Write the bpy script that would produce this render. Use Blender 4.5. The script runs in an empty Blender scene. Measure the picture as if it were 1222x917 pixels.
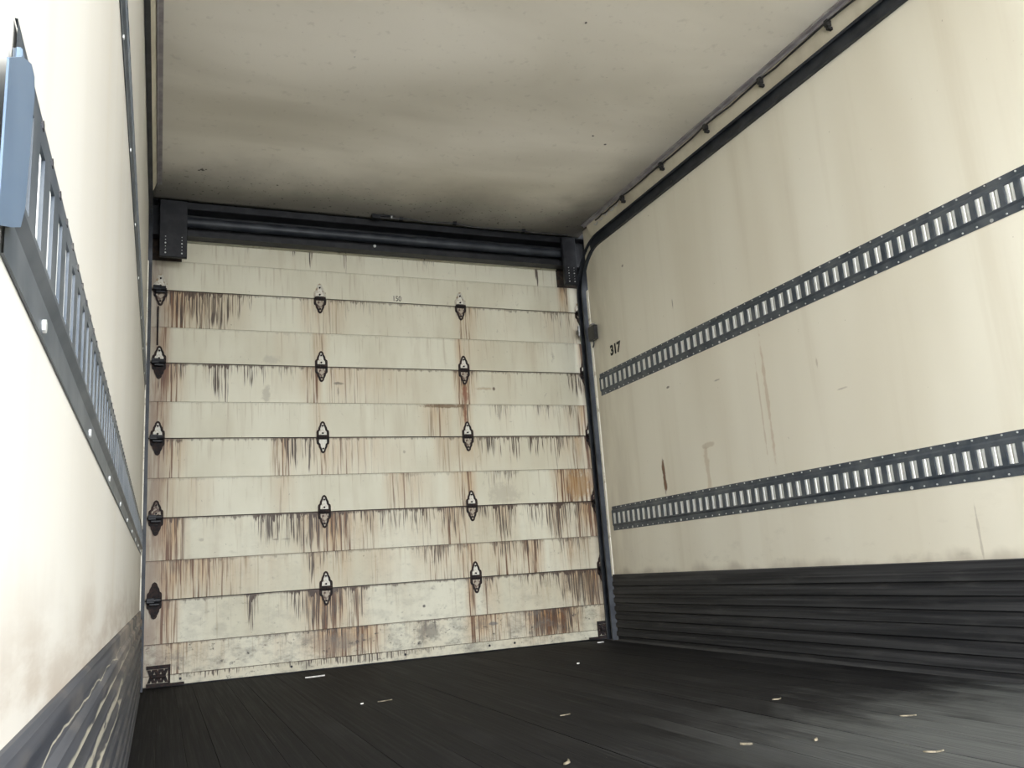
import bpy, bmesh, math, random
from mathutils import Matrix, Vector, noise as mnoise
random.seed(7)
S = bpy.context.scene
COL = S.collection

# ---------------------------------------------------------------- camera
W, H, YEND = 2.368, 2.345, -5.02          # inside width, ceiling height, open end of the cargo box
cam_d = bpy.data.cameras.new('camera')
cam_d.sensor_width = 36.0
cam_d.lens = 1012.29/1222*36.0
cam_d.clip_start = 0.01
cam = bpy.data.objects.new('camera', cam_d); COL.objects.link(cam)
cy_, sy_ = math.cos(-0.4006), math.sin(-0.4006)
Mz = Matrix(((cy_, -sy_, 0), (sy_, cy_, 0), (0, 0, 1)))
cp_, sp_ = math.cos(0.2128), math.sin(0.2128)
Mx = Matrix(((1, 0, 0), (0, cp_, -sp_), (0, sp_, cp_)))
M = Mz @ Mx
c_, s_ = math.cos(-0.0699), math.sin(-0.0699)
ax, ay, az = M.col[0], M.col[1], M.col[2]
right = c_*ax + s_*az
up = -s_*ax + c_*az
fw = ay
cam.matrix_world = Matrix(((right.x, up.x, -fw.x, 0.0736), (right.y, up.y, -fw.y, -4.395),
                           (right.z, up.z, -fw.z, 0.4238), (0, 0, 0, 1)))
S.camera = cam

# ---------------------------------------------------------------- world and exposure
wd = bpy.data.worlds.new('world'); S.world = wd; wd.use_nodes = True
bg = wd.node_tree.nodes['Background']
bg.inputs[0].default_value = (0.93, 0.96, 1.0, 1)
bg.inputs[1].default_value = 5.0
S.view_settings.view_transform = 'Standard'
S.view_settings.look = 'None'
S.view_settings.gamma = 1
S.view_settings.use_curve_mapping = False
S.view_settings.exposure = 1.34
# portal that guides daylight sampling through the open rear of the box
pl = bpy.data.lights.new('rear_opening_portal', 'AREA'); pl.shape = 'RECTANGLE'
pl.size = W; pl.size_y = H
pl.cycles.is_portal = True
po = bpy.data.objects.new('rear_opening_portal', pl); COL.objects.link(po)
po.location = (W/2, YEND, H/2); po.rotation_euler = (math.radians(90), 0, 0)

# ---------------------------------------------------------------- node helper
class NT:
    def __init__(s, name, rough=0.6, metal=0.0, spec=0.5):
        s.m = bpy.data.materials.new(name); s.m.use_nodes = True
        s.t = s.m.node_tree; s.N = s.t.nodes; s.L = s.t.links
        s.b = s.N['Principled BSDF']
        s.b.inputs['Roughness'].default_value = rough
        s.b.inputs['Metallic'].default_value = metal
        s.b.inputs['Specular IOR Level'].default_value = spec
        tc = s.N.new('ShaderNodeTexCoord'); s.co = tc.outputs['Object']
        sp = s.N.new('ShaderNodeSeparateXYZ'); s.L.new(s.co, sp.inputs[0])
        s.x, s.y, s.z = sp.outputs
    def put(s, sock, v):
        if v is None: return
        if hasattr(v, 'is_output') or hasattr(v, 'links'): s.L.new(v, sock)
        elif isinstance(v, (tuple, list)): sock.default_value = tuple(v)+((1,) if len(v) == 3 and sock.type == 'RGBA' else ())
        else: sock.default_value = v
    def math(s, op, a, b=None, c=None, clamp=False):
        n = s.N.new('ShaderNodeMath'); n.operation = op; n.use_clamp = clamp
        s.put(n.inputs[0], a); s.put(n.inputs[1], b); s.put(n.inputs[2], c)
        return n.outputs[0]
    def mul(s, a, b): return s.math('MULTIPLY', a, b)
    def add(s, a, b): return s.math('ADD', a, b)
    def sub(s, a, b): return s.math('SUBTRACT', a, b)
    def step(s, v, lo, hi, a=0.0, b=1.0):
        n = s.N.new('ShaderNodeMapRange'); n.interpolation_type = 'SMOOTHSTEP'
        s.put(n.inputs[0], v); n.inputs[1].default_value = lo; n.inputs[2].default_value = hi
        n.inputs[3].default_value = a; n.inputs[4].default_value = b
        return n.outputs[0]
    def noise(s, scale=(1, 1, 1), off=(0, 0, 0), detail=3, rough=0.55, dist=0.0):
        mp = s.N.new('ShaderNodeMapping'); s.L.new(s.co, mp.inputs[0])
        mp.inputs['Scale'].default_value = scale; mp.inputs['Location'].default_value = off
        n = s.N.new('ShaderNodeTexNoise'); s.L.new(mp.outputs[0], n.inputs['Vector'])
        n.inputs['Scale'].default_value = 1; n.inputs['Detail'].default_value = detail
        n.inputs['Roughness'].default_value = rough; n.inputs['Distortion'].default_value = dist
        return n.outputs[0]
    def mix(s, f, a, b):
        n = s.N.new('ShaderNodeMix'); n.data_type = 'RGBA'
        s.put(n.inputs[0], f); s.put(n.inputs[6], a); s.put(n.inputs[7], b)
        return n.outputs[2]
    def ell(s, u, v, cu, cv, ru, rv, soft=0.5, wob=None):
        a = s.math('DIVIDE', s.sub(u, cu), ru); b = s.math('DIVIDE', s.sub(v, cv), rv)
        d = s.math('SQRT', s.add(s.mul(a, a), s.mul(b, b)))
        if wob is not None: d = s.add(d, s.mul(s.sub(wob, 0.5), 2.0))
        return s.step(d, 1-soft, 1.0, 1.0, 0.0)
    def bump(s, h, strength=0.3, dist=0.002):
        n = s.N.new('ShaderNodeBump'); n.inputs['Strength'].default_value = strength
        n.inputs['Distance'].default_value = dist
        s.L.new(h, n.inputs['Height']); s.L.new(n.outputs[0], s.b.inputs['Normal'])
    def col(s, c): s.put(s.b.inputs['Base Color'], c); return s
    def rgh(s, c): s.put(s.b.inputs['Roughness'], c); return s

def simple(name, c1, c2, scale=30, rough=0.6, metal=0.0, lo=.4, hi=.65, stretch=(1, 1, 1), bmp=0.2):
    n = NT(name, rough, metal)
    ns = n.noise(tuple(scale*k for k in stretch), detail=4)
    n.col(n.mix(n.step(ns, lo, hi), c1, c2)); n.bump(ns, bmp, 0.001)
    return n.m

# ---------------------------------------------------------------- materials
CREAM = (0.86, 0.82, 0.69)
def wall_material(side):
    n = NT('cream_wall_lining_'+side, 0.5)
    big = n.noise((1, 2.2, .45), (3, 1, 0), 2)
    f = n.step(big, .35, .7)
    c = n.mix(f, CREAM if side == 'right' else (0.60, 0.58, 0.525), (0.77, 0.72, 0.585) if side == 'right' else (0.56, 0.535, 0.475))  # one paint; left colour darkened to offset the strong light near the opening
    st = n.noise((1, 9, .5), (0, 5, 2), 4)
    c = n.mix(n.mul(n.step(st, .5, .8), .22), c, (0.52, 0.44, 0.30))
    # fine dirt specks
    sp = n.noise((60, 60, 38), (2, 0, 7), 2)
    c = n.mix(n.mul(n.step(sp, .74, .79), .45), c, (0.30, 0.25, 0.17))
    wob = n.noise((20, 20, 20), (0, 0, 3), 3)
    wob2 = n.noise((3, 5, 3), (4, 0, 3), 4)
    # scuffed dirt just above the dark kick plate
    zz = n.add(n.z, n.mul(n.sub(wob2, .5), .16))
    if side == 'left':
        g = n.mul(n.step(zz, .35, .47, 1, 0), n.step(n.noise((1, 3.5, 22), (0, 0, 0), 5, .65), .35, .62, .3, 1))
        c = n.mix(n.mul(g, .75), c, (0.34, 0.28, 0.22))
    else:
        g = n.step(zz, .335, .385, 1, 0)
        c = n.mix(n.mul(g, .55), c, (0.36, 0.31, 0.24))
        dirt = n.noise((7, 7, 16), (9, 2, 0), 5, .65)
        lowz = n.step(n.z, .30, .62, 1, 0)
        c = n.mix(n.mul(n.mul(n.step(dirt, .55, .75), lowz), .35), c, (0.33, 0.30, 0.22))
        # rusty drip, long tan run marks and small scars
        for (y, z, ry, rz, k, cc) in (
                (-.815, .80, .016, .115, .95, (0.16, 0.075, 0.03)),
                (-1.18, .79, .022, .12, .35, (0.42, 0.28, 0.13)),
                (-1.645, 1.02, .012, .34, .38, (0.46, 0.30, 0.16)),
                (-1.60, 1.00, .006, .30, .30, (0.42, 0.27, 0.14)),
                (-1.20, .905, .055, .014, .35, (0.38, 0.28, 0.16)),
                (-2.515, .44, .005, .13, .45, (0.35, 0.30, 0.22)),
                (-.93, 1.235, .02, .008, .8, (0.12, 0.10, 0.07)),
                (-1.32, 1.18, .03, .005, .5, (0.2, 0.17, 0.12)),
                (-.62, 1.98, .012, .008, .7, (0.2, 0.16, 0.10)),
                (-1.05, 1.62, .004, .03, .6, (0.2, 0.16, 0.10)),
                (-2.05, .98, .03, .006, .4, (0.25, 0.2, 0.15)),
                (-1.95, 1.1, .006, .03, .4, (0.35, 0.27, 0.17))):
            e = n.ell(n.y, n.z, y, z, ry, rz, .5, wob)
            c = n.mix(n.mul(e, k), c, cc)
        # light falloff painted in towards the door, broken up by noise
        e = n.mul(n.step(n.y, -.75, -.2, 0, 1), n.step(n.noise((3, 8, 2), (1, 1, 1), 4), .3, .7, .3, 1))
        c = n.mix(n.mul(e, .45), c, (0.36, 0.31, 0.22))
    n.col(c)
    n.bump(n.noise((40, 60, 22), (0, 0, 0), 3), .12, .002)
    return n.m
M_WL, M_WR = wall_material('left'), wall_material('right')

def ceiling_material():
    n = NT('stained_white_ceiling_sheet', .75)
    big = n.noise((.9, 2.2, 1), (2, 3, 0), 3, .5, .6)
    c = n.mix(n.step(big, .32, .68), (0.86, 0.82, 0.73), (0.73, 0.69, 0.60))
    sp = n.noise((30, 30, 1), (0, 0, 0), 3)
    c = n.mix(n.mul(n.step(sp, .60, .75), .18), c, (0.30, 0.27, 0.22))
    sp2 = n.noise((75, 75, 1), (5, 0, 0), 2)
    c = n.mix(n.mul(n.step(sp2, .74, .80), .4), c, (0.15, 0.13, 0.11))
    # mildew and painted-in light falloff towards the header end; right hand corner darkened too
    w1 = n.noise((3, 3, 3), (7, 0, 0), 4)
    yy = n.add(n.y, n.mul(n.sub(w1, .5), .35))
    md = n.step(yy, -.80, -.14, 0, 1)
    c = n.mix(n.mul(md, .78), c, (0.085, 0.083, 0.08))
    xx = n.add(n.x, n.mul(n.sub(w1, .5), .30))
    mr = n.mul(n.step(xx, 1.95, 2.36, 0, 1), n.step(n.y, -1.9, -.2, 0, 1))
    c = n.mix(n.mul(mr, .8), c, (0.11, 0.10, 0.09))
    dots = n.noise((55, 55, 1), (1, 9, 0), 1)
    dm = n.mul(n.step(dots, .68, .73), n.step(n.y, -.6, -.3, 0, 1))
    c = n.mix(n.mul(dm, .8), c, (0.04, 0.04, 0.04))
    for (x, y, r) in ((.228, -.494, .014), (.245, -.50, .007), (.215, -.485, .007), (1.48, -2.0, .006), (.58, -.42, .007), (1.9, -1.25, .006), (1.99, -1.2, .008)):
        e = n.ell(n.x, n.y, x, y, r, r, .5, n.noise((90, 90, 1), (0, 0, 0), 2))
        c = n.mix(n.mul(e, .9), c, (0.04, 0.035, 0.03))
    n.col(c)
    n.bump(n.noise((90, 90, 1), (0, 0, 0), 3), .12, .002)
    return n.m
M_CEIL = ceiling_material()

def floor_material():
    n = NT('worn_dark_hardwood', .5, 0, .12)
    geo = n.N.new('ShaderNodeNewGeometry'); sp_ = n.N.new('ShaderNodeSeparateXYZ'); n.L.new(geo.outputs['Position'], sp_.inputs[0])
    n.gx, n.gy = sp_.outputs[0], sp_.outputs[1]
    a = n.noise((90, 1.3, 1), (0, 0, 0), 4, .6)
    b = n.noise((260, 2.5, 1), (3, 0, 0), 3, .6)
    d = n.noise((2.2, 1.0, 1), (0, 2, 0), 3)
    c = n.mix(n.step(a, .35, .7), (0.0045, 0.0045, 0.0052), (0.016, 0.0155, 0.016))
    c = n.mix(n.mul(n.step(b, .58, .72), .55), c, (0.055, 0.053, 0.051))
    c = n.mix(n.mul(n.step(d, .5, .72), .30), c, (0.045, 0.044, 0.044))
    # dry grey dust trodden in from the open end
    du = n.noise((5, 2.2, 1), (0, 4, 0), 5, .65)
    dm = n.mul(n.step(n.add(n.gy, n.mul(n.sub(du, .5), 1.6)), -2.9, -2.2, 1, 0), n.step(n.add(n.gx, n.mul(n.sub(du, .5), .8)), .9, 1.7, 0, 1))
    c = n.mix(n.mul(dm, n.step(b, .25, .7, .35, .8)), c, (0.13, 0.135, 0.13))
    sp = n.noise((140, 90, 1), (8, 0, 0), 2)
    c = n.mix(n.mul(n.step(sp, .745, .78), .7), c, (0.22, 0.20, 0.17))
    n.col(c)
    n.rgh(n.step(a, .3, .7, .62, .8))
    n.bump(n.add(a, n.mul(b, .5)), .35, .0015)
    return n.m
M_FLOOR = floor_material()

def kick_material(side):
    n = NT('dark_scuff_liner_'+side, .55, 0, .25)
    a = n.noise((1, 1.2, 90), (0, 0, 0), 4, .6)
    b = n.noise((1, 5, 25), (0, 3, 0), 4)
    if side == 'right':
        c = n.mix(n.step(a, .35, .7), (0.018, 0.0185, 0.020), (0.052, 0.052, 0.053))
        c = n.mix(n.mul(n.step(b, .55, .75), .4), c, (0.085, 0.083, 0.08))
    else:
        c = n.mix(n.step(a, .35, .7), (0.026, 0.029, 0.037), (0.065, 0.068, 0.077))
        c = n.mix(n.mul(n.step(b, .5, .7), .5), c, (0.12, 0.11, 0.10))
        w = n.mul(n.sub(n.noise((1, 3.5, 3), (2, 0, 0), 3), .5), .03)
        zz = n.add(n.z, w)
        # paint scraped off the ridges down to the pale lining
        for (z0, hw, y0, y1) in ((.287, .010, -9, -2.0), (.256, .008, -9, -2.3), (.222, .003, -9, -2.4), (.320, .0013, -9, -2.3)):
            m_ = n.mul(n.step(n.math('ABSOLUTE', n.sub(zz, z0)), hw*.5, hw, 1, 0), n.step(n.add(n.y, n.mul(w, 20)), y1-.3, y1, 1, 0))
            m_ = n.mul(m_, n.step(n.noise((1, 9, 60), (0, 1, 0), 3), .30, .42))
            c = n.mix(n.mul(m_, .9), c, (0.36, 0.335, 0.26))
        # tan grime over the far upper part
        g = n.mul(n.step(n.add(n.y, n.mul(w, 30)), -3.1, -1.9), n.step(n.add(n.z, n.mul(w, 3)), .20, .33))
        g = n.mul(g, n.step(n.noise((1, 4, 14), (0, 8, 0), 4), .35, .6))
        c = n.mix(n.mul(g, .75), c, (0.30, 0.25, 0.205))
    n.col(c); n.bump(a, .3, .001)
    return n.m
M_KR, M_KL = kick_material('right'), kick_material('left')

M_TRACK = simple('dull_blue_grey_galvanised_steel', (0.065, 0.080, 0.098), (0.125, 0.140, 0.155), 14, .45, .35, .35, .7, (1, 1, 1), .1)
M_ZINC = simple('bright_zinc_slot_edge', (0.68, 0.69, 0.66), (0.82, 0.83, 0.80), 25, .35, .1)
M_RIVET = simple('pale_rivet_head', (0.55, 0.56, 0.55), (0.75, 0.76, 0.75), 60, .35, .4)
M_DARKBOLT = simple('dark_bolt_head', (0.04, 0.04, 0.045), (0.09, 0.085, 0.08), 60, .5, .4)
M_CAP = simple('smooth_blue_grey_end_cap', (0.10, 0.15, 0.22), (0.13, 0.185, 0.26), 8, .4, .2)
M_BLACK = simple('grimy_black_steel', (0.005, 0.006, 0.009), (0.017, 0.018, 0.022), 18, .5, .2)
M_DTRACK = simple('dark_door_rail_steel', (0.016, 0.020, 0.027), (0.042, 0.047, 0.056), 12, .5, .2, .35, .7, (1, 1, 1), .1)
M_TRIM = simple('cream_edge_trim', (0.86, 0.83, 0.72), (0.42, 0.37, 0.27), 22, .5, 0, .52, .72)
M_COVE = simple('cream_cove_panel', (0.66, 0.61, 0.48), (0.52, 0.47, 0.36), 6, .5, 0, .4, .7)
M_ALU = simple('grey_aluminium_edge', (0.30, 0.28, 0.30), (0.42, 0.40, 0.41), 15, .4, .3)
M_CABLE = simple('black_cable_jacket', (0.012, 0.012, 0.012), (0.03, 0.03, 0.03), 50, .5)
M_HINGE = simple('black_rusty_hinge_steel', (0.006, 0.004, 0.005), (0.030, 0.014, 0.010), 70, .8, 0)
M_HPAINT = simple('chipped_cream_hinge_paint', (0.66, 0.64, 0.56), (0.38, 0.30, 0.20), 90, .5, 0, .5, .7)
M_HDIRT = simple('half_rusted_hinge_paint', (0.40, 0.34, 0.26), (0.085, 0.045, 0.030), 70, .55, 0, .42, .58)
M_HRUST = simple('painted_over_hinge_rim', (0.50, 0.47, 0.39), (0.30, 0.22, 0.13), 60, .5, 0, .5, .65)
M_CORE = simple('dark_door_core', (0.02, 0.014, 0.01), (0.05, 0.03, 0.018), 40, .8)
M_GREY = simple('brushed_grey_bracket', (0.30, 0.30, 0.29), (0.16, 0.15, 0.14), 60, .4, .5)
M_INK = simple('black_marking_paint', (0.006, 0.006, 0.006), (0.012, 0.012, 0.011), 80, .6)
M_INK2 = simple('faded_black_stencil_ink', (0.04, 0.035, 0.03), (0.2, 0.18, 0.15), 260, .6)
M_STRAW = simple('pale_wood_splinter', (0.27, 0.23, 0.16), (0.10, 0.085, 0.055), 120, .7)
M_WHITE = simple('white_paint_chip', (0.75, 0.74, 0.70), (0.55, 0.53, 0.49), 120, .5)
M_ASPH = simple('grey_yard_concrete', (0.30, 0.29, 0.275), (0.40, 0.39, 0.37), 2, .85)
M_SHELL = simple('outer_aluminium_skin', (0.5, 0.5, 0.5), (0.6, 0.6, 0.6), 5, .4, .3)

# ---------------------------------------------------------------- mesh helpers
def link(name, bm, mat, parent=None, smooth=False):
    me = bpy.data.meshes.new(name); bmesh.ops.recalc_face_normals(bm, faces=bm.faces[:])
    bm.to_mesh(me); bm.free()
    if smooth:
        for p in me.polygons: p.use_smooth = True
    me.materials.append(mat)
    o = bpy.data.objects.new(name, me); COL.objects.link(o)
    if parent: o.parent = parent
    return o
def struct(o): o['kind'] = 'structure'; return o
def tag(o, label, cat, group=None):
    o['label'] = label; o['category'] = cat
    if group: o['group'] = group
    return o
def empty(name, loc=(0, 0, 0)):
    o = bpy.data.objects.new(name, None); o.empty_display_size = .05; o.location = loc; COL.objects.link(o); return o
def box(bm, x0, x1, y0, y1, z0, z1, bev=0.0):
    vs = [bm.verts.new((x, y, z)) for x in (x0, x1) for y in (y0, y1) for z in (z0, z1)]
    fs = [bm.faces.new([vs[i] for i in q]) for q in ((0, 1, 3, 2), (4, 6, 7, 5), (0, 4, 5, 1), (2, 3, 7, 6), (0, 2, 6, 4), (1, 5, 7, 3))]
    if bev:
        es = {e for f in fs for e in f.edges}
        bmesh.ops.bevel(bm, geom=list(es), offset=bev, segments=1, affect='EDGES')
    return bm
def tube(bm, pts, r, seg=8, cap=True):
    pts = [Vector(p) for p in pts]; rings = []
    for i, p in enumerate(pts):
        d = (pts[min(i+1, len(pts)-1)]-pts[max(i-1, 0)]).normalized()
        a = d.orthogonal().normalized() if i == 0 else (a_prev - d*a_prev.dot(d)).normalized()
        a_prev = a; b = d.cross(a)
        rings.append([bm.verts.new(p+(a*math.cos(2*math.pi*k/seg)+b*math.sin(2*math.pi*k/seg))*r) for k in range(seg)])
    for r0, r1 in zip(rings, rings[1:]):
        for k in range(seg):
            bm.faces.new((r0[k], r0[(k+1) % seg], r1[(k+1) % seg], r1[k]))
    if cap: bm.faces.new(rings[0][::-1]); bm.faces.new(rings[-1])
    return bm
def extrude_y(bm, prof, y0, y1, steps=1):
    """closed (x,z) polygon swept along y"""
    rings = [[bm.verts.new((x, y0+(y1-y0)*i/steps, z)) for x, z in prof] for i in range(steps+1)]
    n = len(prof)
    for a, b in zip(rings, rings[1:]):
        for k in range(n): bm.faces.new((a[k], a[(k+1) % n], b[(k+1) % n], b[k]))
    bm.faces.new(rings[0]); bm.faces.new(rings[-1][::-1])
    return bm
def prism(bm, poly, y0, y1):
    """(x,z) outline given thickness along y"""
    a = [bm.verts.new((x, y0, z)) for x, z in poly]; b = [bm.verts.new((x, y1, z)) for x, z in poly]
    n = len(poly)
    bm.faces.new(a); bm.faces.new(b[::-1])
    for k in range(n): bm.faces.new((a[k], b[k], b[(k+1) % n], a[(k+1) % n]))
def ringprism(bm, outer, inner, y0, y1):
    n = len(outer)
    O = [[bm.verts.new((x, y, z)) for x, z in outer] for y in (y0, y1)]
    I_ = [[bm.verts.new((x, y, z)) for x, z in inner] for y in (y0, y1)]
    for k in range(n-1):
        j = k+1
        for q in ((O[0][k], O[0][j], I_[0][j], I_[0][k]), (O[1][j], O[1][k], I_[1][k], I_[1][j]),
                  (O[0][k], O[1][k], O[1][j], O[0][j]), (I_[0][j], I_[1][j], I_[1][k], I_[0][k])):
            bm.faces.new(q)

# ================================================================ SETTING
G0 = -1.15
struct(link('ground', box(bmesh.new(), -30, 30, -50, 14, G0-.1, G0), M_ASPH))

# floor: hardwood strips running the length of the cargo box
fl = struct(link('floor', box(bmesh.new(), -.06, W+.06, YEND, .05, -.06, -.006), M_CORE))
nb = 32; bw = W/nb
bmesh_board = None
for i in range(nb):
    if bmesh_board is None:
        bm = bmesh.new(); box(bm, .0003, bw-.0003, YEND, -.005, -.006, 0, .0004)
        o = link('floor_board', bm, M_FLOOR, fl); bmesh_board = o.data
    else:
        o = bpy.data.objects.new('floor_board', bmesh_board); COL.objects.link(o); o.parent = fl
    o.location = (i*bw, 0, -random.random()*.0012)
# per-board offset so that the grain differs: read the position of each board
nt = M_FLOOR.node_tree
oi = nt.nodes.new('ShaderNodeObjectInfo'); va = nt.nodes.new('ShaderNodeVectorMath'); va.operation = 'MULTIPLY_ADD'
va.inputs[1].default_value = (7.3, 5.1, 0)
tc = [n for n in nt.nodes if n.type == 'TEX_COORD'][0]
nt.links.new(oi.outputs['Location'], va.inputs[0]); nt.links.new(tc.outputs['Object'], va.inputs[2])
for l in list(nt.links):
    if l.from_node == tc and l.to_node.type == 'MAPPING': nt.links.new(va.outputs[0], l.to_socket)

YW = -.215   # where the wall linings stop short of the door
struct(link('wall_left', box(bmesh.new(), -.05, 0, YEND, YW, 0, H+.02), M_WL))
struct(link('wall_right', box(bmesh.new(), W, W+.05, YEND, YW, 0, H+.02), M_WR))
# rear frame posts behind the rails, closing the corners
struct(link('wall_left_post', box(bmesh.new(), -.12, -.035, YW+.002, .10, 0, H+.02), M_BLACK)).name = 'trim_1'
struct(link('wall_right_post', box(bmesh.new(), W+.085, W+.17, YW+.002, .10, 0, H+.02), M_BLACK)).name = 'trim_2'
# pale edge trims on the ends of the wall linings
for k, (x0, x1) in enumerate(((-.03, .004), (W-.004, W+.03))):
    struct(link('trim_%d' % (3+k), box(bmesh.new(), x0, x1, YW+.0, YW+.022, .34, 1.98, .002), M_TRIM))

# ceiling: softly sagging sheet
bm = bmesh.new(); nx, ny = 40, 110
g = [[None]*(ny+1) for _ in range(nx+1)]
for i in range(nx+1):
    for j in range(ny+1):
        x = -.02+(W+.04)*i/nx; y = YEND+(-.10-YEND)*j/ny
        e = min(1, min(x, W-x)/.3) if 0 < x < W else 0
        e *= min(1, (-.10-y)/.25+.0)
        yy = y + .28*x
        z = H + e*(.014*mnoise.noise(Vector((x*.7, yy*1.5, 0)))*1.2 + .010*math.sin(yy*6.3+1.4*mnoise.noise(Vector((x*.8, y*.5, 4)))))
        g[i][j] = bm.verts.new((x, y, z))
for i in range(nx):
    for j in range(ny): bm.faces.new((g[i][j], g[i+1][j], g[i+1][j+1], g[i][j+1]))
geo = bmesh.ops.extrude_face_region(bm, geom=bm.faces[:])
for v in [q for q in geo['geom'] if isinstance(q, bmesh.types.BMVert)]: v.co.z = H+.05
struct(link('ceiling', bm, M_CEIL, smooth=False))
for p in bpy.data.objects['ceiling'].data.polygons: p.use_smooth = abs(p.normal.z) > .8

# cove panels and aluminium edges between wall and ceiling
def mx(s, d): return d if s < 0 else W-d
k = 5
for s in (-1, 1):
    prof = [(mx(s, 0), 2.262), (mx(s, .006), 2.262), (mx(s, .034), 2.336), (mx(s, .034), 2.342), (mx(s, 0), 2.342)]
    struct(link('trim_%d' % k, extrude_y(bmesh.new(), prof, YEND, -.32), M_COVE)); k += 1
    prof = [(mx(s, .0345), 2.343), (mx(s, .0345), 2.328), (mx(s, .038), 2.328), (mx(s, .040), 2.337), (mx(s, .056), 2.337), (mx(s, .056), 2.343)]
    struct(link('trim_%d' % k, extrude_y(bmesh.new(), prof, YEND, -.30), M_ALU)); k += 1

# corrugated scuff liners at the foot of the walls
def kick(s):
    z = .003; pts = [(0, .0), (.010, .0)]
    pitch = .0435
    n = 7
    for i in range(n):
        b = .012+i*pitch
        pts += [(.0035, b), (.0035, b+.012), (.0115, b+.017), (.0115, b+pitch-.005)]
    pts += [(.006, .012+n*pitch), (.006, .346), (.003, .350), (0, .350)]
    return [(mx(s, d), zz) for d, zz in pts]
struct(link('baseboard_left', extrude_y(bmesh.new(), kick(-1), YEND, YW+.01), M_KL))
struct(link('baseboard_right', extrude_y(bmesh.new(), kick(1), YEND, YW+.01), M_KR))

# ================================================================ DOOR
ZS = [0.387, 0.768, 1.151, 1.529, 1.906]           # hinged section seams
HX = [0.0576, 0.8491, 1.646, 2.4127]               # hinge columns
DX0, DX1 = .004, W+.078
door = struct(empty('door_1', (0, 0, 0)))

# pixel column -> x on the door, used only to read the stain positions off the photograph
def px2x(px, zrow):
    t = (1.906-zrow)/(1.906-.387)
    cols = [192-8*t, 381+8*t, 549+19*t, 691+29*t]
    X = HX
    if px <= cols[1]: i = 0
    elif px <= cols[2]: i = 1
    else: i = 2
    return X[i]+(px-cols[i])/(cols[i+1]-cols[i])*(X[i+1]-X[i])

MARKS = {7: ((530, 1.322, .16, .014, .85, (0.15, 0.09, 0.04)), (556, 1.27, .012, .09, .7, (0.2, 0.07, 0.03))),
 8: ((588, 1.425, .012, .014, .9, (0.10, 0.06, 0.04)), (577, 1.425, .06, .012, .5, (0.32, 0.22, 0.12)), (315, 1.38, .03, .05, .4, (0.25, 0.22, 0.17)),
     (402, 1.44, .035, .01, .7, (0.10, 0.09, 0.07)), (402, 1.40, .006, .035, .5, (0.12, 0.11, 0.09)), (555, 1.39, .02, .08, .75, (0.22, 0.08, 0.04))),
 4: ((326, .640, .02, .006, .6, (0.12, 0.1, 0.08)), (340, .640, .03, .005, .5, (0.15, 0.13, 0.1)), (238, .655, .012, .012, .4, (0.2, 0.17, 0.13))),
 5: ((690, .865, .10, .11, .65, (0.36, 0.20, 0.07)), (600, .83, .12, .07, .35, (0.27, 0.24, 0.19))),
 2: ((258, .235, .05, .035, .25, (0.2, 0.18, 0.14)), (503, .26, .01, .01, .9, (0.06, 0.05, 0.05)), (700, .30, .16, .09, .45, (0.12, 0.09, 0.06))),
 1: ((510, .13, .09, .06, .65, (0.11, 0.10, 0.085)), (588, .14, .04, .012, .7, (0.1, 0.1, 0.11)), (400, .12, .16, .06, .45, (0.2, 0.15, 0.11)), (655, .12, .10, .055, .55, (0.10, 0.045, 0.02))),
 9: ((320, 1.56, .05, .03, .35, (0.3, 0.28, 0.24)),), 6: ((480, 1.07, .01, .01, .5, (0.2, 0.17, 0.12)),)}
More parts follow.
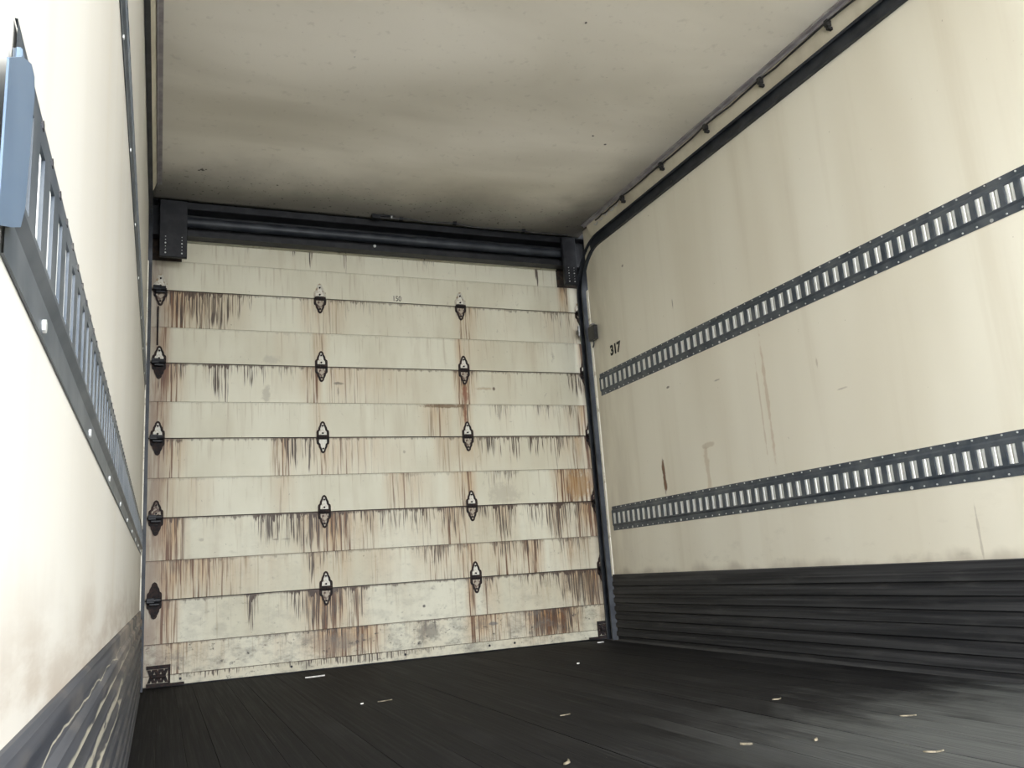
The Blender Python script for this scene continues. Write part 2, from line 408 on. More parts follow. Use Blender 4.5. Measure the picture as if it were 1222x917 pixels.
def board_material(idx, z0, z1, bumps, grime=0.0, seam=.6):
    """bumps: (pixel column, half width px, dark drips, rust wash)"""
    n = NT('stained_cream_door_board_%d' % idx, .55)
    hgt = z1-z0; zr = (z0+z1)/2; sd = idx*3.7
    bl = [(px2x(c, zr), w/215.0, d, r) for c, w, d, r in bumps]
    ev = lambda X, q: min(1, (1.15, 1.0)[q]*sum(b[2+q]*max(0, 1-abs(X-b[0])/b[1])**.8 for b in bl))
    xs = sorted({max(DX0, min(DX1, v)) for b in bl for v in (b[0]-b[1], b[0]-b[1]*.5, b[0], b[0]+b[1]*.5, b[0]+b[1])})
    while len(xs) > 30:
        k_ = min(range(1, len(xs)), key=lambda i: xs[i]-xs[i-1]); xs.pop(k_)
    rp = n.N.new('ShaderNodeValToRGB'); cr = rp.color_ramp
    n.L.new(n.math('DIVIDE', n.x, 2.5), rp.inputs[0])
    first = True
    for X in xs:
        if first: e = cr.elements[0]; e.position = X/2.5; first = False
        elif X == xs[-1]: e = cr.elements[-1]; e.position = X/2.5
        else: e = cr.elements.new(X/2.5)
        e.color = (ev(X, 0), ev(X, 1), 0, 1)
    sc = n.N.new('ShaderNodeSeparateColor'); n.L.new(rp.outputs[0], sc.inputs[0])
    D, R_ = sc.outputs[0], sc.outputs[1]
    t = n.math('DIVIDE', n.sub(z1, n.z), hgt)
    # paint
    base = n.mix(n.step(n.noise((2.2, 1, 1.2), (sd, 0, 0), 4), .35, .68), (0.66, 0.64, 0.515), (0.56, 0.53, 0.405))
    base = n.mix(n.mul(n.step(n.noise((14, 1, 2), (sd, 4, 0), 4), .5, .75), .30), base, (0.44, 0.38, 0.27))
    # faint vertical run marks everywhere
    fv = n.noise((70, 1, 2.2), (sd, 1, 0), 3)
    fl_ = n.noise((16, 1, .1), (sd, 7, 0), 2)
    fm = n.mul(n.step(fv, .54, .66), n.step(n.sub(t, n.mul(n.sub(fl_, .42), 5)), -.3, .3, 1, 0))
    base = n.mix(n.mul(fm, .34), base, (0.30, 0.22, 0.12))
    # rust wash
    rn = n.noise((26, 1, 3), (sd, 2, 0), 5, .65)
    rm = n.mul(R_, n.mul(n.step(rn, .30, .62, .35, 1), n.step(t, .25, 1.25, 1, .35)))
    base = n.mix(rm, base, (0.42, 0.215, 0.062))
    rn2 = n.noise((85, 1, 2.2), (sd, 8, 0), 4, .6)
    rm2 = n.mul(n.step(n.mul(R_, 1.3), .15, .7), n.step(n.add(rn2, n.mul(R_, .13)), .56, .67))
    base = n.mix(n.mul(rm2, .93), base, (0.115, 0.042, 0.012))
    # dark drips with ragged lengths
    dn = n.noise((150, 1, 3.2), (sd, 3, 0), 3, .6, .3)
    ln = n.noise((34, 1, .1), (sd, 5, 0), 3, .7)
    lim = n.add(n.mul(D, .95), n.mul(n.sub(ln, .5), 2.4))
    dm = n.mul(n.step(n.add(dn, n.mul(D, .07)), .53, .60), n.step(n.sub(t, lim), -.12, .12, 1, 0))
    dm = n.mul(dm, n.step(D, .04, .35))
    base = n.mix(n.mul(dm, .92), base, (0.05, 0.030, 0.020))
    # black dirt hanging off the seam
    sn = n.noise((40, 1, 6), (sd, 6, 0), 4, .7)
    se = n.step(n.sub(t, n.mul(n.step(sn, .45, .8), n.add(.10, n.mul(D, .30)))), .0, .065, 1, 0)
    base = n.mix(n.mul(se, n.add(seam*.75, n.mul(D, .4))), base, (0.055, 0.030, 0.018))
    wb = n.noise((30, 1, 30), (sd, 0, 9), 5, .7)
    for (mp_, mz, rx, rz, k, cc) in MARKS.get(idx, ()):
        e = n.ell(n.x, n.z, px2x(mp_, zr), mz, rx, rz, .6, wb)
        base = n.mix(n.mul(e, k), base, cc)
    # scattered grey scuffs, denser towards the right
    sg = n.noise((26, 1, 17), (sd, 11, 0), 6, .78, .8)
    base = n.mix(n.mul(n.step(sg, .60, .72), n.step(n.x, .2, 2.2, .12, .5)), base, (0.20, 0.18, 0.135))
    # specks
    sp = n.noise((80, 1, 55), (sd, 0, 5), 2)
    base = n.mix(n.mul(n.step(sp, .71, .76), .55), base, (0.13, 0.11, 0.085))
    if grime:
        gn = n.noise((9, 1, 13), (sd, 9, 0), 6, .72)
        base = n.mix(n.mul(n.step(gn, .43, .72), grime), base, (0.16, 0.145, 0.12))
        gn = n.noise((22, 1, 30), (sd, 2, 6), 5, .7)
        base = n.mix(n.mul(n.step(gn, .56, .70), min(1, grime*1.2)), base, (0.035, 0.03, 0.028))
    # rusty, dirty strips at the two edges of the door
    el = n.mul(n.step(n.x, .03, .16, 1, 0), n.step(rn, .3, .6, .4, 1))
    base = n.mix(n.mul(el, .62), base, (0.17, 0.085, 0.06))
    er = n.mul(n.step(n.x, 2.36, 2.43, 0, 1), n.step(rn, .3, .6, .6, 1))
    base = n.mix(n.mul(er, .8), base, (0.11, 0.06, 0.035))
    n.col(base)
    n.bump(n.add(n.noise((50, 1, 50), (sd, 0, 0), 4), n.mul(dm, .5)), .22, .0015)
    return n.m

BOARDS = [  # z0, z1, bumps, grime, seam
 (.004, .052, [(250, 60, .4, .2), (430, 120, .7, .2), (640, 60, .2, .3)], .75, .5),
 (.052, .190, [(205, 18, .2, .6), (330, 30, .2, .2), (400, 45, .35, .85), (440, 25, .1, .4), (510, 28, .25, .3), (566, 16, .2, .7), (582, 8, .2, .7), (610, 40, .1, .3), (655, 28, .9, 1.0), (675, 12, .6, .6), (640, 20, .3, .8), (715, 14, .2, .6)], .8, .7),
 (.190, .387, [(198, 16, .2, .7), (212, 4, .8, .1), (224, 4, .9, .1), (296, 9, .9, .2), (360, 25, .6, .25), (388, 26, .7, .9), (402, 14, .5, 1.0), (425, 16, .6, .5), (562, 9, .4, .8), (578, 7, .7, .8), (640, 40, .35, .2), (690, 36, .9, .55), (712, 18, .7, .8)], .30, 1.0),
 (.387, .568, [(196, 14, .2, .7), (372, 14, .5, .4), (384, 8, .2, .8), (405, 18, .3, .45), (450, 30, .1, .3), (520, 40, .35, .45), (560, 20, .2, .55), (600, 28, .4, .6), (635, 18, .5, .85), (680, 22, .4, .5), (708, 14, .3, .7)], .14, .5),
 (.568, .768, [(200, 22, .4, .9), (238, 8, .3, .1), (308, 12, .6, .1), (320, 8, .8, .1), (352, 16, .9, .2), (375, 20, .8, .55), (392, 10, .4, .8), (404, 14, .7, .9), (432, 16, .5, .6), (470, 20, .55, .2), (505, 20, .5, .3), (545, 13, 1.0, 1.0), (556, 9, .7, .9), (575, 12, .9, .85), (600, 24, .85, .45), (640, 18, .8, .2), (665, 15, .9, .5), (690, 16, .5, .4), (708, 12, .3, .9)], .12, 1.0),
 (.768, .957, [(196, 16, .1, .45), (230, 25, .05, .25), (336, 18, .1, .35), (389, 9, .1, .55), (465, 14, .1, .4), (482, 6, .2, .4), (562, 10, .15, .6), (545, 20, .1, .3), (600, 28, .35, .1), (670, 18, .2, .75), (690, 18, .3, .85), (708, 12, .3, .95)], .0, .3),
 (.957, 1.151, [(200, 26, .3, .55), (325, 7, .5, .5), (334, 6, .5, .8), (350, 12, .6, .15), (368, 10, .6, .2), (386, 10, .1, .5), (530, 22, .1, .35), (557, 13, .1, .6), (585, 12, .6, .2), (612, 16, .6, .15), (640, 14, .7, .15), (660, 12, .6, .2), (690, 18, .3, .55), (706, 10, .3, .9)], .0, .9),
 (1.151, 1.333, [(192, 12, .1, .6), (226, 5, .2, .35), (380, 14, .1, .3), (555, 12, .4, .75), (520, 26, .2, .45), (600, 30, .25, .1), (650, 24, .35, .15), (680, 14, .3, .3), (695, 10, .2, .7)], .0, .25),
 (1.333, 1.529, [(193, 14, .4, .8), (212, 12, .5, .5), (252, 14, .75, .1), (266, 8, .9, .1), (290, 16, .5, .1), (340, 30, .25, .1), (378, 7, .2, .7), (391, 5, .2, .7), (365, 12, .1, .35), (548, 10, .3, .7), (553, 4, .9, 1.0), (600, 30, .15, .1), (678, 5, .9, .2), (686, 5, .9, .3)], .0, .8),
 (1.529, 1.712, [(195, 10, .1, .5), (325, 4, .2, .2), (336, 4, .2, .2), (382, 12, .1, .45), (548, 8, .1, .55), (557, 6, .1, .35), (630, 30, .1, .1), (694, 8, .3, .7)], .0, .2),
 (1.712, 1.906, [(200, 10, .4, .75), (212, 12, .6, .65), (228, 12, .8, .35), (245, 14, .9, .4), (262, 12, .9, .35), (285, 20, .4, .15), (365, 16, .2, .3), (384, 10, .1, .5), (404, 20, .3, .25), (430, 14, .3, .1), (545, 8, .2, .5), (553, 6, .5, .5), (600, 20, .1, .1), (660, 30, .3, .25), (684, 10, .2, .5)], .0, .7),
 (1.906, 2.062, [(330, 12, .1, .05), (455, 20, .1, .05), (669, 9, .1, .75), (675, 3, .6, .6), (600, 30, .1, .05)], .0, .15),
 (2.062, 2.168, [(292, 3, .3, .1), (348, 3, .5, .1), (369, 3, .9, .1), (410, 3, .9, .1), (505, 20, .3, .05), (638, 3, 1.0, .1)], .0, .25),
 (2.168, 2.203, [(320, 5, .6, .3), (410, 30, .7, .2), (503, 6, .8, .2), (520, 30, .5, .3), (640, 20, .7, .3)], .0, .4),
]
edges = [.004]+ZS+[2.203]
link('door_light_block', box(bmesh.new(), -.12, W+.17, .0285, .036, -.06, 2.40), M_BLACK, door)  # unseen backing sheet added to stop daylight leaking through the seams
secs = []
for i, (a, b) in enumerate(zip(edges, edges[1:])):
    x0, x1 = DX0, DX1
    sc = link('door_section', box(bmesh.new(), x0, x1, .004, .028, a+.0015, b-.0015), M_CORE, door)
    secs.append(sc)
    for j, (z0, z1, bumps, gr, sm) in enumerate(BOARDS):
        if z0 >= a-.001 and z1 <= b+.001:
            g0 = .0016 if (abs(z0-a) < .001) else .0007
            g1 = .0016 if (abs(z1-b) < .001) else .0007
            proud = -.0015 if j % 2 else 0
            if j == 0: proud = -.006
            if j == 13: proud = -.010
            bx0, bx1 = (x0, x1)
            if j >= 12: bx0, bx1 = .155, 2.275
            o = link('door_board', box(bmesh.new(), bx0, bx1, proud, .0045, z0+g0, z1-g1, .0008), board_material(j, z0, z1, bumps, gr, sm), sc)
            if j == 0: o['label'] = 'narrow grimy bottom rail with screw holes'
            if j == 1: o['label'] = 'lowest wide board, stained brown and grey'
            if j == 13: o['label'] = 'thin pale capping strip along the top edge'
# screws in the bottom rail
bm = bmesh.new()
for px in (213, 345, 583, 612, 480):
    x = px2x(px, .03); tube(bm, [(x, -.0095, .030), (x, -.006, .030)], .006, 10)
o = link('rail_screws', bm, M_BLACK, secs[0]); o['kind'] = 'stuff'
# seams: short vertical score lines of the top board are cut marks in the paint
# small stencilled number on the top section
def text_mesh(name, body, size, mat, parent, matrix, thick=.0006, sx=1.0, bold=0.0):
    cu = bpy.data.curves.new(name+'_curve', 'FONT'); cu.body = body; cu.size = size; cu.extrude = thick; cu.offset = bold
    cu.align_x = 'LEFT'; cu.space_character = .96; cu.resolution_u = 4
    t_ = bpy.data.objects.new(name+'_src', cu); COL.objects.link(t_)
    bpy.context.view_layer.update()
    me = bpy.data.meshes.new_from_object(t_.evaluated_get(bpy.context.evaluated_depsgraph_get()))
    bpy.data.objects.remove(t_); bpy.data.curves.remove(cu)
    for v in me.vertices: v.co.x *= sx
    me.transform(matrix); me.name = name
    me.materials.clear(); me.materials.append(mat)
    o = bpy.data.objects.new(name, me); COL.objects.link(o); o.parent = parent
    return o
o = text_mesh('stencilled_number', '150', .042, M_INK2, secs[5],
              Matrix.Translation((1.249, -.0013, 1.917)) @ Matrix.Rotation(math.radians(90), 4, 'X'), sx=.85, bold=.0006)
o['label'] = 'small faded black number stencilled on the board'

# hinges ------------------------------------------------------------
def outline(sgn, k=1.0):
    half = [(.0285, 0), (.0285, .026), (.027, .034), (.0205, .040), (.0185, .052), (.0120, .066), (.0105, .074), (.006, .081), (0, .084)]
    pts = [(x*k, z) for x, z in half]
    full = pts + [(-x, z) for x, z in pts[-2::-1]]
    return [(x, z*sgn) for x, z in full]
def inner(sgn):
    half = [(.0205, 0), (.0205, .024), (.0195, .030), (.0135, .036), (.0115, .049), (.0060, .062), (.005, .068), (.003, .072), (0, .074)]
    full = half + [(-x, z) for x, z in half[-2::-1]]
    return [(x, z*sgn) for x, z in full]
hinge_me = {}
def hm(key, f):
    if key not in hinge_me:
        bm = bmesh.new(); f(bm); bmesh.ops.recalc_face_normals(bm, faces=bm.faces[:])
        me = bpy.data.meshes.new(key); bm.to_mesh(me); bm.free(); hinge_me[key] = me
    return hinge_me[key]
def knuckle(bm):
    for i in range(5):
        x0 = -.029+i*.0118; tube(bm, [(x0, -.0085, 0), (x0+.0108, -.0085, 0)], .0085, 10)
    box(bm, -.0285, .0285, -.006, -.0015, -.012, .012)
def leaf(s): return lambda bm: prism(bm, outline(s, .97), -.0035, -.0015)
def rim(s): return lambda bm: ringprism(bm, outline(s, 1.14), inner(s), -.0075, -.0016)
def bolts(bm):
    for x, z in ((0, .021), (0, .060), (0, -.060)): tube(bm, [(x, -.010, z), (x, -.0035, z)], .0048, 8)
def holder(sg):
    def f(bm):
        box(bm, min(0, sg*.034), max(0, sg*.034), -.040, -.006, -.011, .013, .002)
        box(bm, -.022, .022, -.030, -.006, -.022, -.012, .002)
        tube(bm, [(-sg*.025, -.030, .001), (sg*.03, -.030, .001)], .011, 10)
    return f
def child(name, me, parent, mat, loc=(0, 0, 0)):
    me2 = me if (me.materials and me.materials[0] == mat) else None
    if me2 is None:
        me2 = hinge_me.get(me.name+mat.name)
        if me2 is None:
            me2 = me.copy(); me2.materials.clear(); me2.materials.append(mat); hinge_me[me.name+mat.name] = me2
    o = bpy.data.objects.new(name, me2); COL.objects.link(o); o.parent = parent; o.location = loc
    return o
for r, z in enumerate(ZS):
    for c, x in enumerate(HX):
        side = c in (0, 3)
        h = child('hinge', hm('knuckle', knuckle), door, M_HINGE, (x, 0, z))
        top = r == 4
        lowdark = side and r <= 1
        child('upper_leaf', hm('leaf_u', leaf(1)), h, M_HINGE if (lowdark and c == 0 and r == 0) else (M_HDIRT if lowdark else M_HPAINT))
        child('lower_leaf', hm('leaf_l', leaf(-1)), h, M_HDIRT if not side and random.random() < .6 else (M_HINGE if side and r < 4 else M_HDIRT) if side else M_HPAINT)
        child('upper_rim', hm('rim_u', rim(1)), h, M_HRUST if top else M_HINGE)
        child('lower_rim', hm('rim_l', rim(-1)), h, M_HINGE)
        child('hinge_bolts', hm('bolts', bolts), h, M_HINGE)['kind'] = 'stuff'
        if side:
            sg = -1 if c == 0 else 1
            child('roller_holder', hm('holder%d' % sg, holder(sg)), h, M_BLACK)
# bottom corner brackets
def bottom_bracket(x0, x1, sg):
    bm = bmesh.new()
    box(bm, x0, x1, -.011, -.0072, .082, .098)
    box(bm, x0, x1, -.011, -.0072, .004, .020)
    xo = x1 if sg < 0 else x0
    box(bm, min(xo, xo+sg*.010), max(xo, xo+sg*.010), -.011, -.0072, .020, .082)
    for i in range(3):
        xa = x0+.004+(x1-x0-.02)*i/3
        prism(bm, [(xa, .022), (xa+.012, .022), (xa+.034, .080), (xa+.020, .080)], -.0108, -.0072)
        prism(bm, [(xa+.020, .022), (xa+.034, .022), (xa+.014, .080), (xa, .080)], -.0104, -.0071)
    box(bm, x0 if sg < 0 else x0-.06, x1+.06 if sg < 0 else x1, -.016, -.0118, .004, .016)
    tube(bm, [((x0+x1)/2-.03, -.018, .05), ((x0+x1)/2+.03, -.018, .05)], .009, 10)
    o = link('corner_bracket', bm, M_HINGE, secs[0])
    return o
bottom_bracket(.030, .132, -1); bottom_bracket(2.345, 2.440, 1)
# grey latch plate hanging under the uppermost right hinge
bm = bmesh.new(); box(bm, 2.372, 2.408, -.040, -.034, 1.745, 1.812, .002); box(bm, 2.411, 2.436, -.046, -.034, 1.748, 1.815, .002)
box(bm, 2.376, 2.43, -.036, -.0085, 1.765, 1.79)
lp = link('latch_plate', bm, M_GREY, door); lp['label'] = 'grey steel latch plate under the top right hinge'
# dark vertical edge stiles beside the roller brackets
for x0, x1, rows_s in ((.044, .052, [(1.529, 1.906)]), (2.422, 2.436, list(zip(ZS, ZS[1:])))):
    for (a, b) in rows_s:
        o = link('edge_stile', box(bmesh.new(), x0, x1, -.007, -.0016, a+.088, b-.088), M_HINGE, door)

# ================================================================ DOOR RAILS
def rail(s):
    """C-shaped roller rail: up the jamb, round a bend, then along the wall towards the viewer"""
    R = .27; yc, zt = -.135, 2.226
    path = [((yc, .004), (0, 1)), ((yc, zt-R), (0, 1))]
    for i in range(1, 13):
        a = math.pi/2*i/12
        path.append(((yc-R+R*math.cos(a), zt-R+R*math.sin(a)), (-math.sin(a), math.cos(a))))
    path.append(((YEND+.02, zt), (-1, 0)))
    # section in (inward offset from the wall face u, across v)
    sec = [(-.028, -.034), (.018, -.034), (.018, -.022), (.014, -.022), (.014, -.030), (-.022, -.030),
           (-.022, .030), (.014, .030), (.014, .022), (.018, .022), (.018, .034), (-.028, .034)]
    bm = bmesh.new(); rings = []
    for (p, d) in path:
        nrm = (-d[1], d[0])      # across direction in the y,z plane
        flat = 0
        ring = []
        for u, v in sec:
            uu = u
            ring.append(bm.verts.new((mx(s, uu), p[0]+nrm[0]*v, p[1]+nrm[1]*v)))
        rings.append(ring)
    n = len(sec)
    for a, b in zip(rings, rings[1:]):
        for k_ in range(n): bm.faces.new((a[k_], a[(k_+1) % n], b[(k_+1) % n], b[k_]))
    bm.faces.new(rings[0]); bm.faces.new(rings[-1][::-1])
    return bm
for s in (-1, 1):
    # the level run lies against the lining, so the rail is shallow there
    o = link('door_rail', rail(s), M_DTRACK)
    for v in o.data.vertices:
        if v.co.y < -.20:
            f = min(1, (-.20-v.co.y)/.10); d = v.co.x if s < 0 else W-v.co.x
            lo = .0015 if d < -.025 else .0045
            if d < lo: d = d*(1-f)+lo*f
            v.co.x = mx(s, d)
    tag(o, 'dark curved roller rail up the %s edge of the door and along the %s wall' % (('left',)*2 if s < 0 else ('right',)*2), 'rail', 'roller rails of the door')
    bm = bmesh.new()
    for y in (-1.17, -1.95, -2.7, -3.5, -4.3):
        tube(bm, [(mx(s, .002), y, 2.213), (mx(s, .009), y, 2.213)], .008, 8)
    b = link('rail_bolts', bm, M_DARKBOLT, o); b['kind'] = 'stuff'

# ================================================================ HEADER
hd = empty('header_beam', (W/2, -.06, 2.17)); tag(hd, 'dark steel header beam across the top of the roll-up door', 'beam')
def hpart(name, bm, mat):
    o = link(name, bm, mat, hd); o.location = (-W/2, .06, -2.17); return o
bm = bmesh.new()
box(bm, -.034, W+.084, -.045, -.035, 2.166, 2.36)
box(bm, -.034, W+.084, -.095, -.045, 2.166, 2.174)
box(bm, .06, W-.06, -.100, -.095, 2.166, 2.196)
hpart('beam_web', bm, M_BLACK)
hpart('upper_flange', box(bmesh.new(), .045, W-.045, -.125, -.0455, 2.300, 2.338, .003), M_BLACK)
hpart('spring_tube', tube(bmesh.new(), [(.05, -.085, 2.245), (W-.05, -.085, 2.245)], .026, 20), M_DTRACK)
hpart('end_closure', box(bmesh.new(), -.12, W+.17, -.034, .10, 2.212, 2.44), M_BLACK)
struct(link('trim_9', box(bmesh.new(), -.12, W+.17, -.30, .10, H+.055, H+.08), M_BLACK))  # unseen roof strip added to close a daylight leak above the header
for k_, (x0, x1) in enumerate(((-.12, .0345), (W-.0345, W+.17))): struct(link('trim_%d' % (10+k_), box(bmesh.new(), x0, x1, -.115, -.046, 2.34, H+.055), M_BLACK))  # unseen corner blocks added to shut out leaking daylight
for xa, xb in ((.048, .176), (2.258, 2.345)):
    o = hpart('mounting_plate', box(bmesh.new(), xa, xb, -.150, -.1265, 2.03, 2.330, .002), M_BLACK)
    bm = bmesh.new()
    for xx in (xa+.028, xb-.024):
        for i in range(6):
            tube(bm, [(xx, -.1525, 2.05+i*.017), (xx, -.150, 2.05+i*.017)], .0022 if i % 3 else .004, 6)
    q = link('plate_rivets', bm, M_RIVET, o); q['kind'] = 'stuff'
    hpart('plate_arm', box(bmesh.new(), xa+.01, xb-.01, -.1262, -.046, 2.200, 2.212), M_BLACK)
hpart('beam_bolt', tube(bmesh.new(), [(1.135, -.106, 2.192), (1.135, -.1005, 2.192)], .008, 10), M_RIVET)

# cable along the header
cb = link('ceiling_cable', tube(bmesh.new(), [(x, y, z) for x, y, z in (
    (1.11, -.17, 2.330), (1.22, -.17, 2.334), (1.26, -.175, 2.333), (1.30, -.175, 2.337), (1.42, -.17, 2.331), (1.58, -.175, 2.337),
    (1.66, -.17, 2.329), (1.75, -.175, 2.324), (1.88, -.17, 2.327), (2.00, -.175, 2.332), (2.06, -.17, 2.326), (2.12, -.175, 2.329), (2.29, -.17, 2.331))], .0045, 8), M_CABLE)
tag(cb, 'thin black cable sagging along the ceiling edge above the header beam', 'cable')
bm = bmesh.new(); box(bm, 1.105, 1.225, -.190, -.160, 2.3345, 2.341); box(bm, 1.105, 1.15, -.196, -.160, 2.318, 2.3345)
link('cable_bracket', bm, M_BLACK, cb)
bm = bmesh.new()
for x, z in ((1.27, 2.333), (1.58, 2.337), (2.0, 2.332)): box(bm, x-.010, x+.010, -.184, -.162, z-.008, z+.007)
o = link('cable_clips', bm, M_BLACK, cb); o['kind'] = 'stuff'
link('white_clip', box(bmesh.new(), 1.207, 1.216, -.196, -.191, 2.325, 2.337), M_RIVET, cb)

# cable in the right-hand cove with clips
pts = []; ys = [YEND+.04, -4.7, -3.9, -3.1, -2.297, -1.905, -1.517, -1.138, -.75, -.62, -.52, -.42]
for a, b in zip(ys, ys[1:]):
    for t in (0, .25, .5, .75):
        y = a+(b-a)*t; pts.append((W-.041+.003*math.sin(y*9), y, 2.318-.006*math.sin(math.pi*t)+.002*math.sin(y*23)))
cc = link('cove_cable', tube(bmesh.new(), pts, .0042, 8), M_CABLE)
tag(cc, 'black cable clipped along the corner of right wall and ceiling', 'cable')
for y in (-2.297, -1.905, -1.517, -1.138, -.75, -3.1, -3.9, -4.7):
    bm = bmesh.new(); box(bm, W-.047, W-.026, y-.010, y+.010, 2.300, 2.3275, .002)
    box(bm, W-.042, W-.020, y-.006, y+.006, 2.288, 2.300)
    link('cable_clip', bm, M_CABLE, cc)
bm = bmesh.new()
for y, z in ((-.68, 2.309), (-.63, 2.304), (-.56, 2.308), (-.50, 2.304), (-.44, 2.300)):
    tube(bm, [(W-.034, y-.018, z), (W-.036, y, z-.010), (W-.036, y+.018, z)], .003, 6)
o = link('twist_ties', bm, M_RIVET, cc); o['kind'] = 'stuff'

# small black box with bracket on the end of the right lining
sb = empty('sensor_box', (W, -.22, 1.66)); tag(sb, 'small black box fixed to the right wall edge beside the door rail', 'box')
bm = bmesh.new(); box(bm, -.030, -.0045, -.075, .0, -.0, .085, .003); o = link('housing', bm, M_CABLE, sb)
bm = bmesh.new(); box(bm, -.022, -.0045, -.045, -.002, .0855, .102, .002); o = link('top_clip', bm, M_GREY, sb)
bm = bmesh.new(); tube(bm, [(-.014, -.03, -.001), (-.014, -.03, -.02), (-.012, -.015, -.035)], .004, 6); link('wire_stub', bm, M_CABLE, sb)

# ================================================================ CARGO TRACKS
PITCH = .0508
def etrack(s, z0, z1, ya, yb, label, rivet_bright=True):
    """slotted steel track on wall s between y=ya (near) and yb (far)"""
    t = empty('cargo_track', (mx(s, 0), yb, z0)); tag(t, label, 'cargo track', 'slotted cargo tracks along the walls')
    ox, oy, oz = mx(s, 0), yb, z0
    X = lambda d: (d if s < 0 else -d)
    h = z1-z0; n = int((yb-ya)/PITCH)
    # profile rows: (z, depth)
    fl_ = .002; fr = .0065
    sl0, sl1 = h*.5-.029, h*.5+.029
    rows = [(0, .0005), (0, fl_), (.024, fl_), (.031, fr), (sl0, fr), (sl1, fr), (h-.024, fr), (h-.017, fl_), (h, fl_), (h, .0005)]
    if s > 0: sy = (0, .0095, .0413, PITCH)
    else: sy = (0, .0135, .0373, PITCH)
    bm = bmesh.new(); cols = []
    for i in range(n):
        for a in sy[:-1]: cols.append(-i*PITCH-a)
    cols.append(-n*PITCH)
    V = [[bm.verts.new((X(d), y, z)) for z, d in rows] for y in cols]
    for ci in range(len(cols)-1):
        for ri in range(len(rows)-1):
            if ci % 3 == 1 and ri == 4: continue
            bm.faces.new((V[ci][ri], V[ci+1][ri], V[ci+1][ri+1], V[ci][ri+1]))
    # turned-in slot walls
    for i in range(n):
        c0, c1 = 3*i+1, 3*i+2
        q = [V[c0][4], V[c1][4], V[c1][5], V[c0][5]]
        w = [bm.verts.new((X(.002), v.co.y, v.co.z)) for v in q]
        for k_ in range(4): bm.faces.new((q[k_], q[(k_+1) % 4], w[(k_+1) % 4], w[k_]))
    # closed ends of the channel
    for vs in (V[0], V[-1]):
        base = [bm.verts.new((X(.0005), v.co.y, v.co.z)) for v in vs[2:8]]
        for k_ in range(5): bm.faces.new((vs[2+k_], vs[3+k_], base[k_+1], base[k_]))
    plate = link('track_plate', bm, M_TRACK, t)
    # rolled bright slot liners: two lips with a gap between
    bm = bmesh.new()
    y0, y1 = -sy[1], -sy[2]; ym = (y0+y1)/2
    for a, b in ((y0, ym+.0012), (ym-.0012, y1)):
        c = (a+b)/2
        vs = [[bm.verts.new((X(d), y, z)) for y, d in ((a, .0022), (c*.7+a*.3, .0048), (c*.3+b*.7, .0048), (b, .0022))] for z in (sl0+.0005, sl1-.0005)]
        for k_ in range(3): bm.faces.new((vs[0][k_], vs[0][k_+1], vs[1][k_+1], vs[1][k_]))
        bm.faces.new(vs[0]); bm.faces.new(vs[1][::-1])
    first = link('slot_liner', bm, M_ZINC, t)
    for i in range(1, n):
        o = bpy.data.objects.new('slot_liner', first.data); COL.objects.link(o); o.parent = t; o.location = (0, -i*PITCH, 0)
    # rivet heads on both flanges between the slots
    bm = bmesh.new(); bmd = bmesh.new()
    for i in range(n):
        y = -i*PITCH-.002
        if i == 0: continue
        for z in (.0075, h-.0065):
            big = (i % 9 == 4)
            if s < 0 and (z < .05) and not (i % 8 == 6): continue
            if s < 0 and z > .05: 
                tube(bmd, [(X(fl_), y, z), (X(fl_+.0015), y, z)], .0035, 6); continue
            tube(bmd if big and z > .05 else bm, [(X(fl_), y, z), (X(fl_+.0022), y, z)], (.0046 if s < 0 else .0030) if not big else .0058, 8)
            if big and z > .05: tube(bm, [(X(fl_+.0022), y, z), (X(fl_+.0035), y, z)], .003, 8)
    o = link('rivets', bm, M_RIVET, t); o['kind'] = 'stuff'
    if len(bmd.verts): o = link('flange_bolts', bmd, M_DARKBOLT, t); o['kind'] = 'stuff'
    return t
YT = -.262
etrack(1, 1.334, 1.460, -4.9, YT, 'upper slotted steel cargo track on the right wall, just below the number 317')
etrack(1, .583, .713, -4.9, YT, 'lower slotted steel cargo track on the right wall, above the dark scuff liner')
etrack(-1, 1.336, 1.458, -4.9, YT+.02, 'upper slotted steel cargo track on the left wall, seen nearly edge-on')
tl = etrack(-1, .588, .7155, -3.975, YT+.02, 'lower slotted steel cargo track on the left wall, large and close with rounded end cap')
# end cap on the near end of the lower left track
bm = bmesh.new()
a0, a1, b0, b1 = -3.985, -3.905, .596, .708
poly = [(-4.003, .581), (-3.969, .594), (-3.945, .604), (-3.935, .618), (-3.930, .648), (-3.925, .687), (-3.928, .697), (-3.940, .697), (-3.967, .684), (-4.001, .662)]
va = [bm.verts.new((.0068, y, z)) for y, z in poly]; vb = [bm.verts.new((.0078, y, z)) for y, z in poly]
bm.faces.new(va); bm.faces.new(vb[::-1])
for i in range(len(poly)): bm.faces.new((va[i], vb[i], vb[(i+1) % len(poly)], va[(i+1) % len(poly)]))
cap = link('end_cap', bm, M_CAP, tl); cap['label'] = 'smooth rounded blue-grey cap over the near end'
cap.location = (-tl.location.x, -tl.location.y, -tl.location.z)
bm = bmesh.new(); box(bm, .0028, .0062, -3.960, -3.952, .684, .694, .001)
o = link('cap_tab', bm, M_CAP, tl); o.location = cap.location

# painted number on the right wall
Mt = Matrix(((0, 0, -1, W-.0006), (-1, 0, 0, -.405), (0, 1, 0, 1.533), (0, 0, 0, 1)))
o = text_mesh('painted_number', '317', .076, M_INK, bpy.data.objects['wall_right'], Mt, .0004, 1.02, .0034)
o['label'] = 'black number 317 painted on the cream lining'

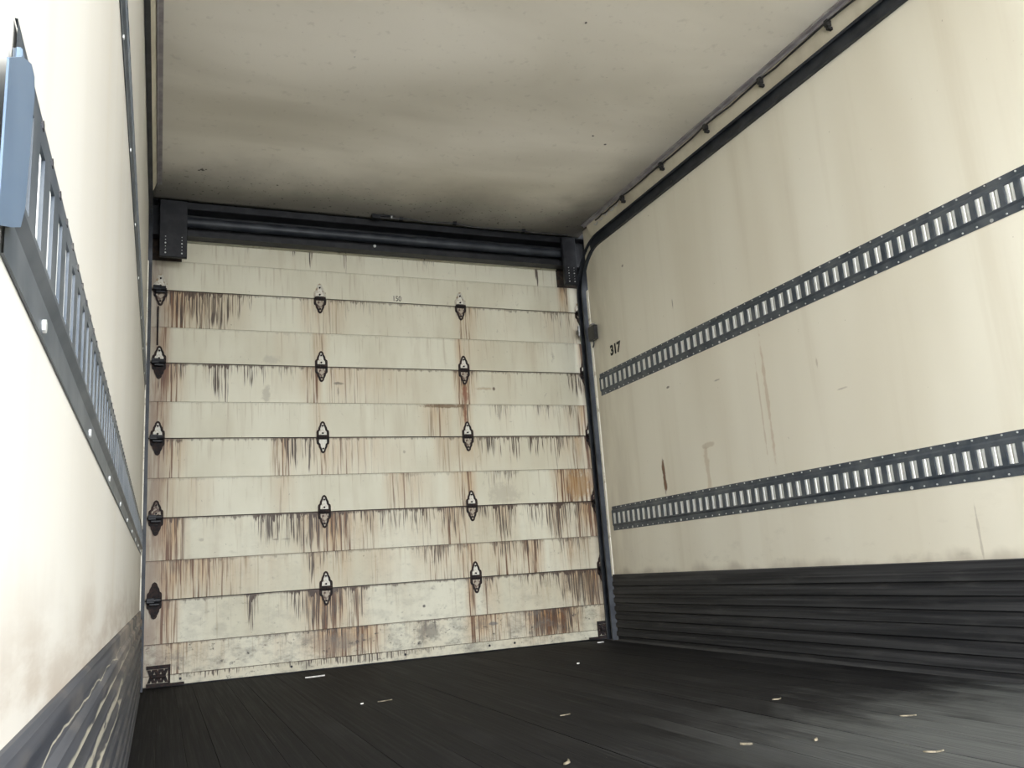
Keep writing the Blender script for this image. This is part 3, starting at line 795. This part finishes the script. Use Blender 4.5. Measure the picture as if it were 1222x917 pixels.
# ================================================================ DEBRIS
def debris(name, x, y, ln, wd, ang, mat, label, cat, bend=.15):
    bm = bmesh.new(); n = 5
    rows_ = []
    for i in range(n+1):
        t = i/n-.5; w = wd*.7*(1-abs(t)*1.5)*.5+.0004
        yy = bend*ln*(t*t*4-.5)*.5
        rows_.append([bm.verts.new((t*ln, yy+dw, z)) for dw, z in ((-w, .0), (w, .0), (w*.7, wd*.35+.001), (-w*.7, wd*.35+.001))])
    for a, b in zip(rows_, rows_[1:]):
        for k_ in range(4): bm.faces.new((a[k_], a[(k_+1) % 4], b[(k_+1) % 4], b[k_]))
    bm.faces.new(rows_[0]); bm.faces.new(rows_[-1][::-1])
    o = link(name, bm, mat); o.location = (x, y, 0.0002); o.rotation_euler = (0, 0, ang)
    tag(o, label, cat, 'bits of debris scattered on the floor'); return o
debris('wood_splinter', 1.789, -2.698, .040, .005, -.5, M_STRAW, 'long pale wood splinter farthest right on the dark floor', 'splinter', .2)
debris('wood_splinter', 1.536, -3.002, .042, .006, -.4, M_STRAW, 'pale curved wood splinter on the floor at the lower right corner', 'splinter', .4)
debris('wood_chip', 1.441, -2.765, .020, .010, .6, M_STRAW, 'short thick pale chip in the middle of the right foreground floor', 'chip', .1)
debris('wood_chip', 1.734, -2.275, .035, .006, .1, M_STRAW, 'tan sliver farther back on the floor toward the right wall liner', 'chip', .5)
debris('wood_splinter', .905, -2.592, .040, .010, .9, M_STRAW, 'bright splinter at the bottom edge of the picture on the floor', 'splinter', .3)
debris('wood_splinter', .813, -1.321, .055, .005, .2, M_STRAW, 'dull tan splinter lying left of centre on the dark floor', 'splinter', .2)
debris('paint_chip', .739, -.300, .090, .012, .12, M_WHITE, 'long white paint chip lying just in front of the door bottom', 'chip', .05)
debris('paint_chip', 2.262, -.190, .040, .012, .1, M_WHITE, 'bright white chip beside the right bottom door bracket', 'chip', .05)
debris('grit_crumb', .730, -1.325, .012, .008, .4, M_WHITE, 'tiny white crumb beside the dull tan splinter', 'crumb', .05)
debris('wood_chip', 1.30, -2.70, .028, .009, -.7, M_STRAW, 'pale flake left of the short thick chip on the floor', 'chip', .2)
debris('wood_splinter', 1.16, -2.05, .035, .004, .15, M_STRAW, 'thin faint splinter near the centre of the floor', 'splinter', .1)
debris('paint_chip', 1.75, -.95, .014, .012, .3, M_WHITE, 'small grey-white flake near the right wall halfway to the door', 'chip', .05)
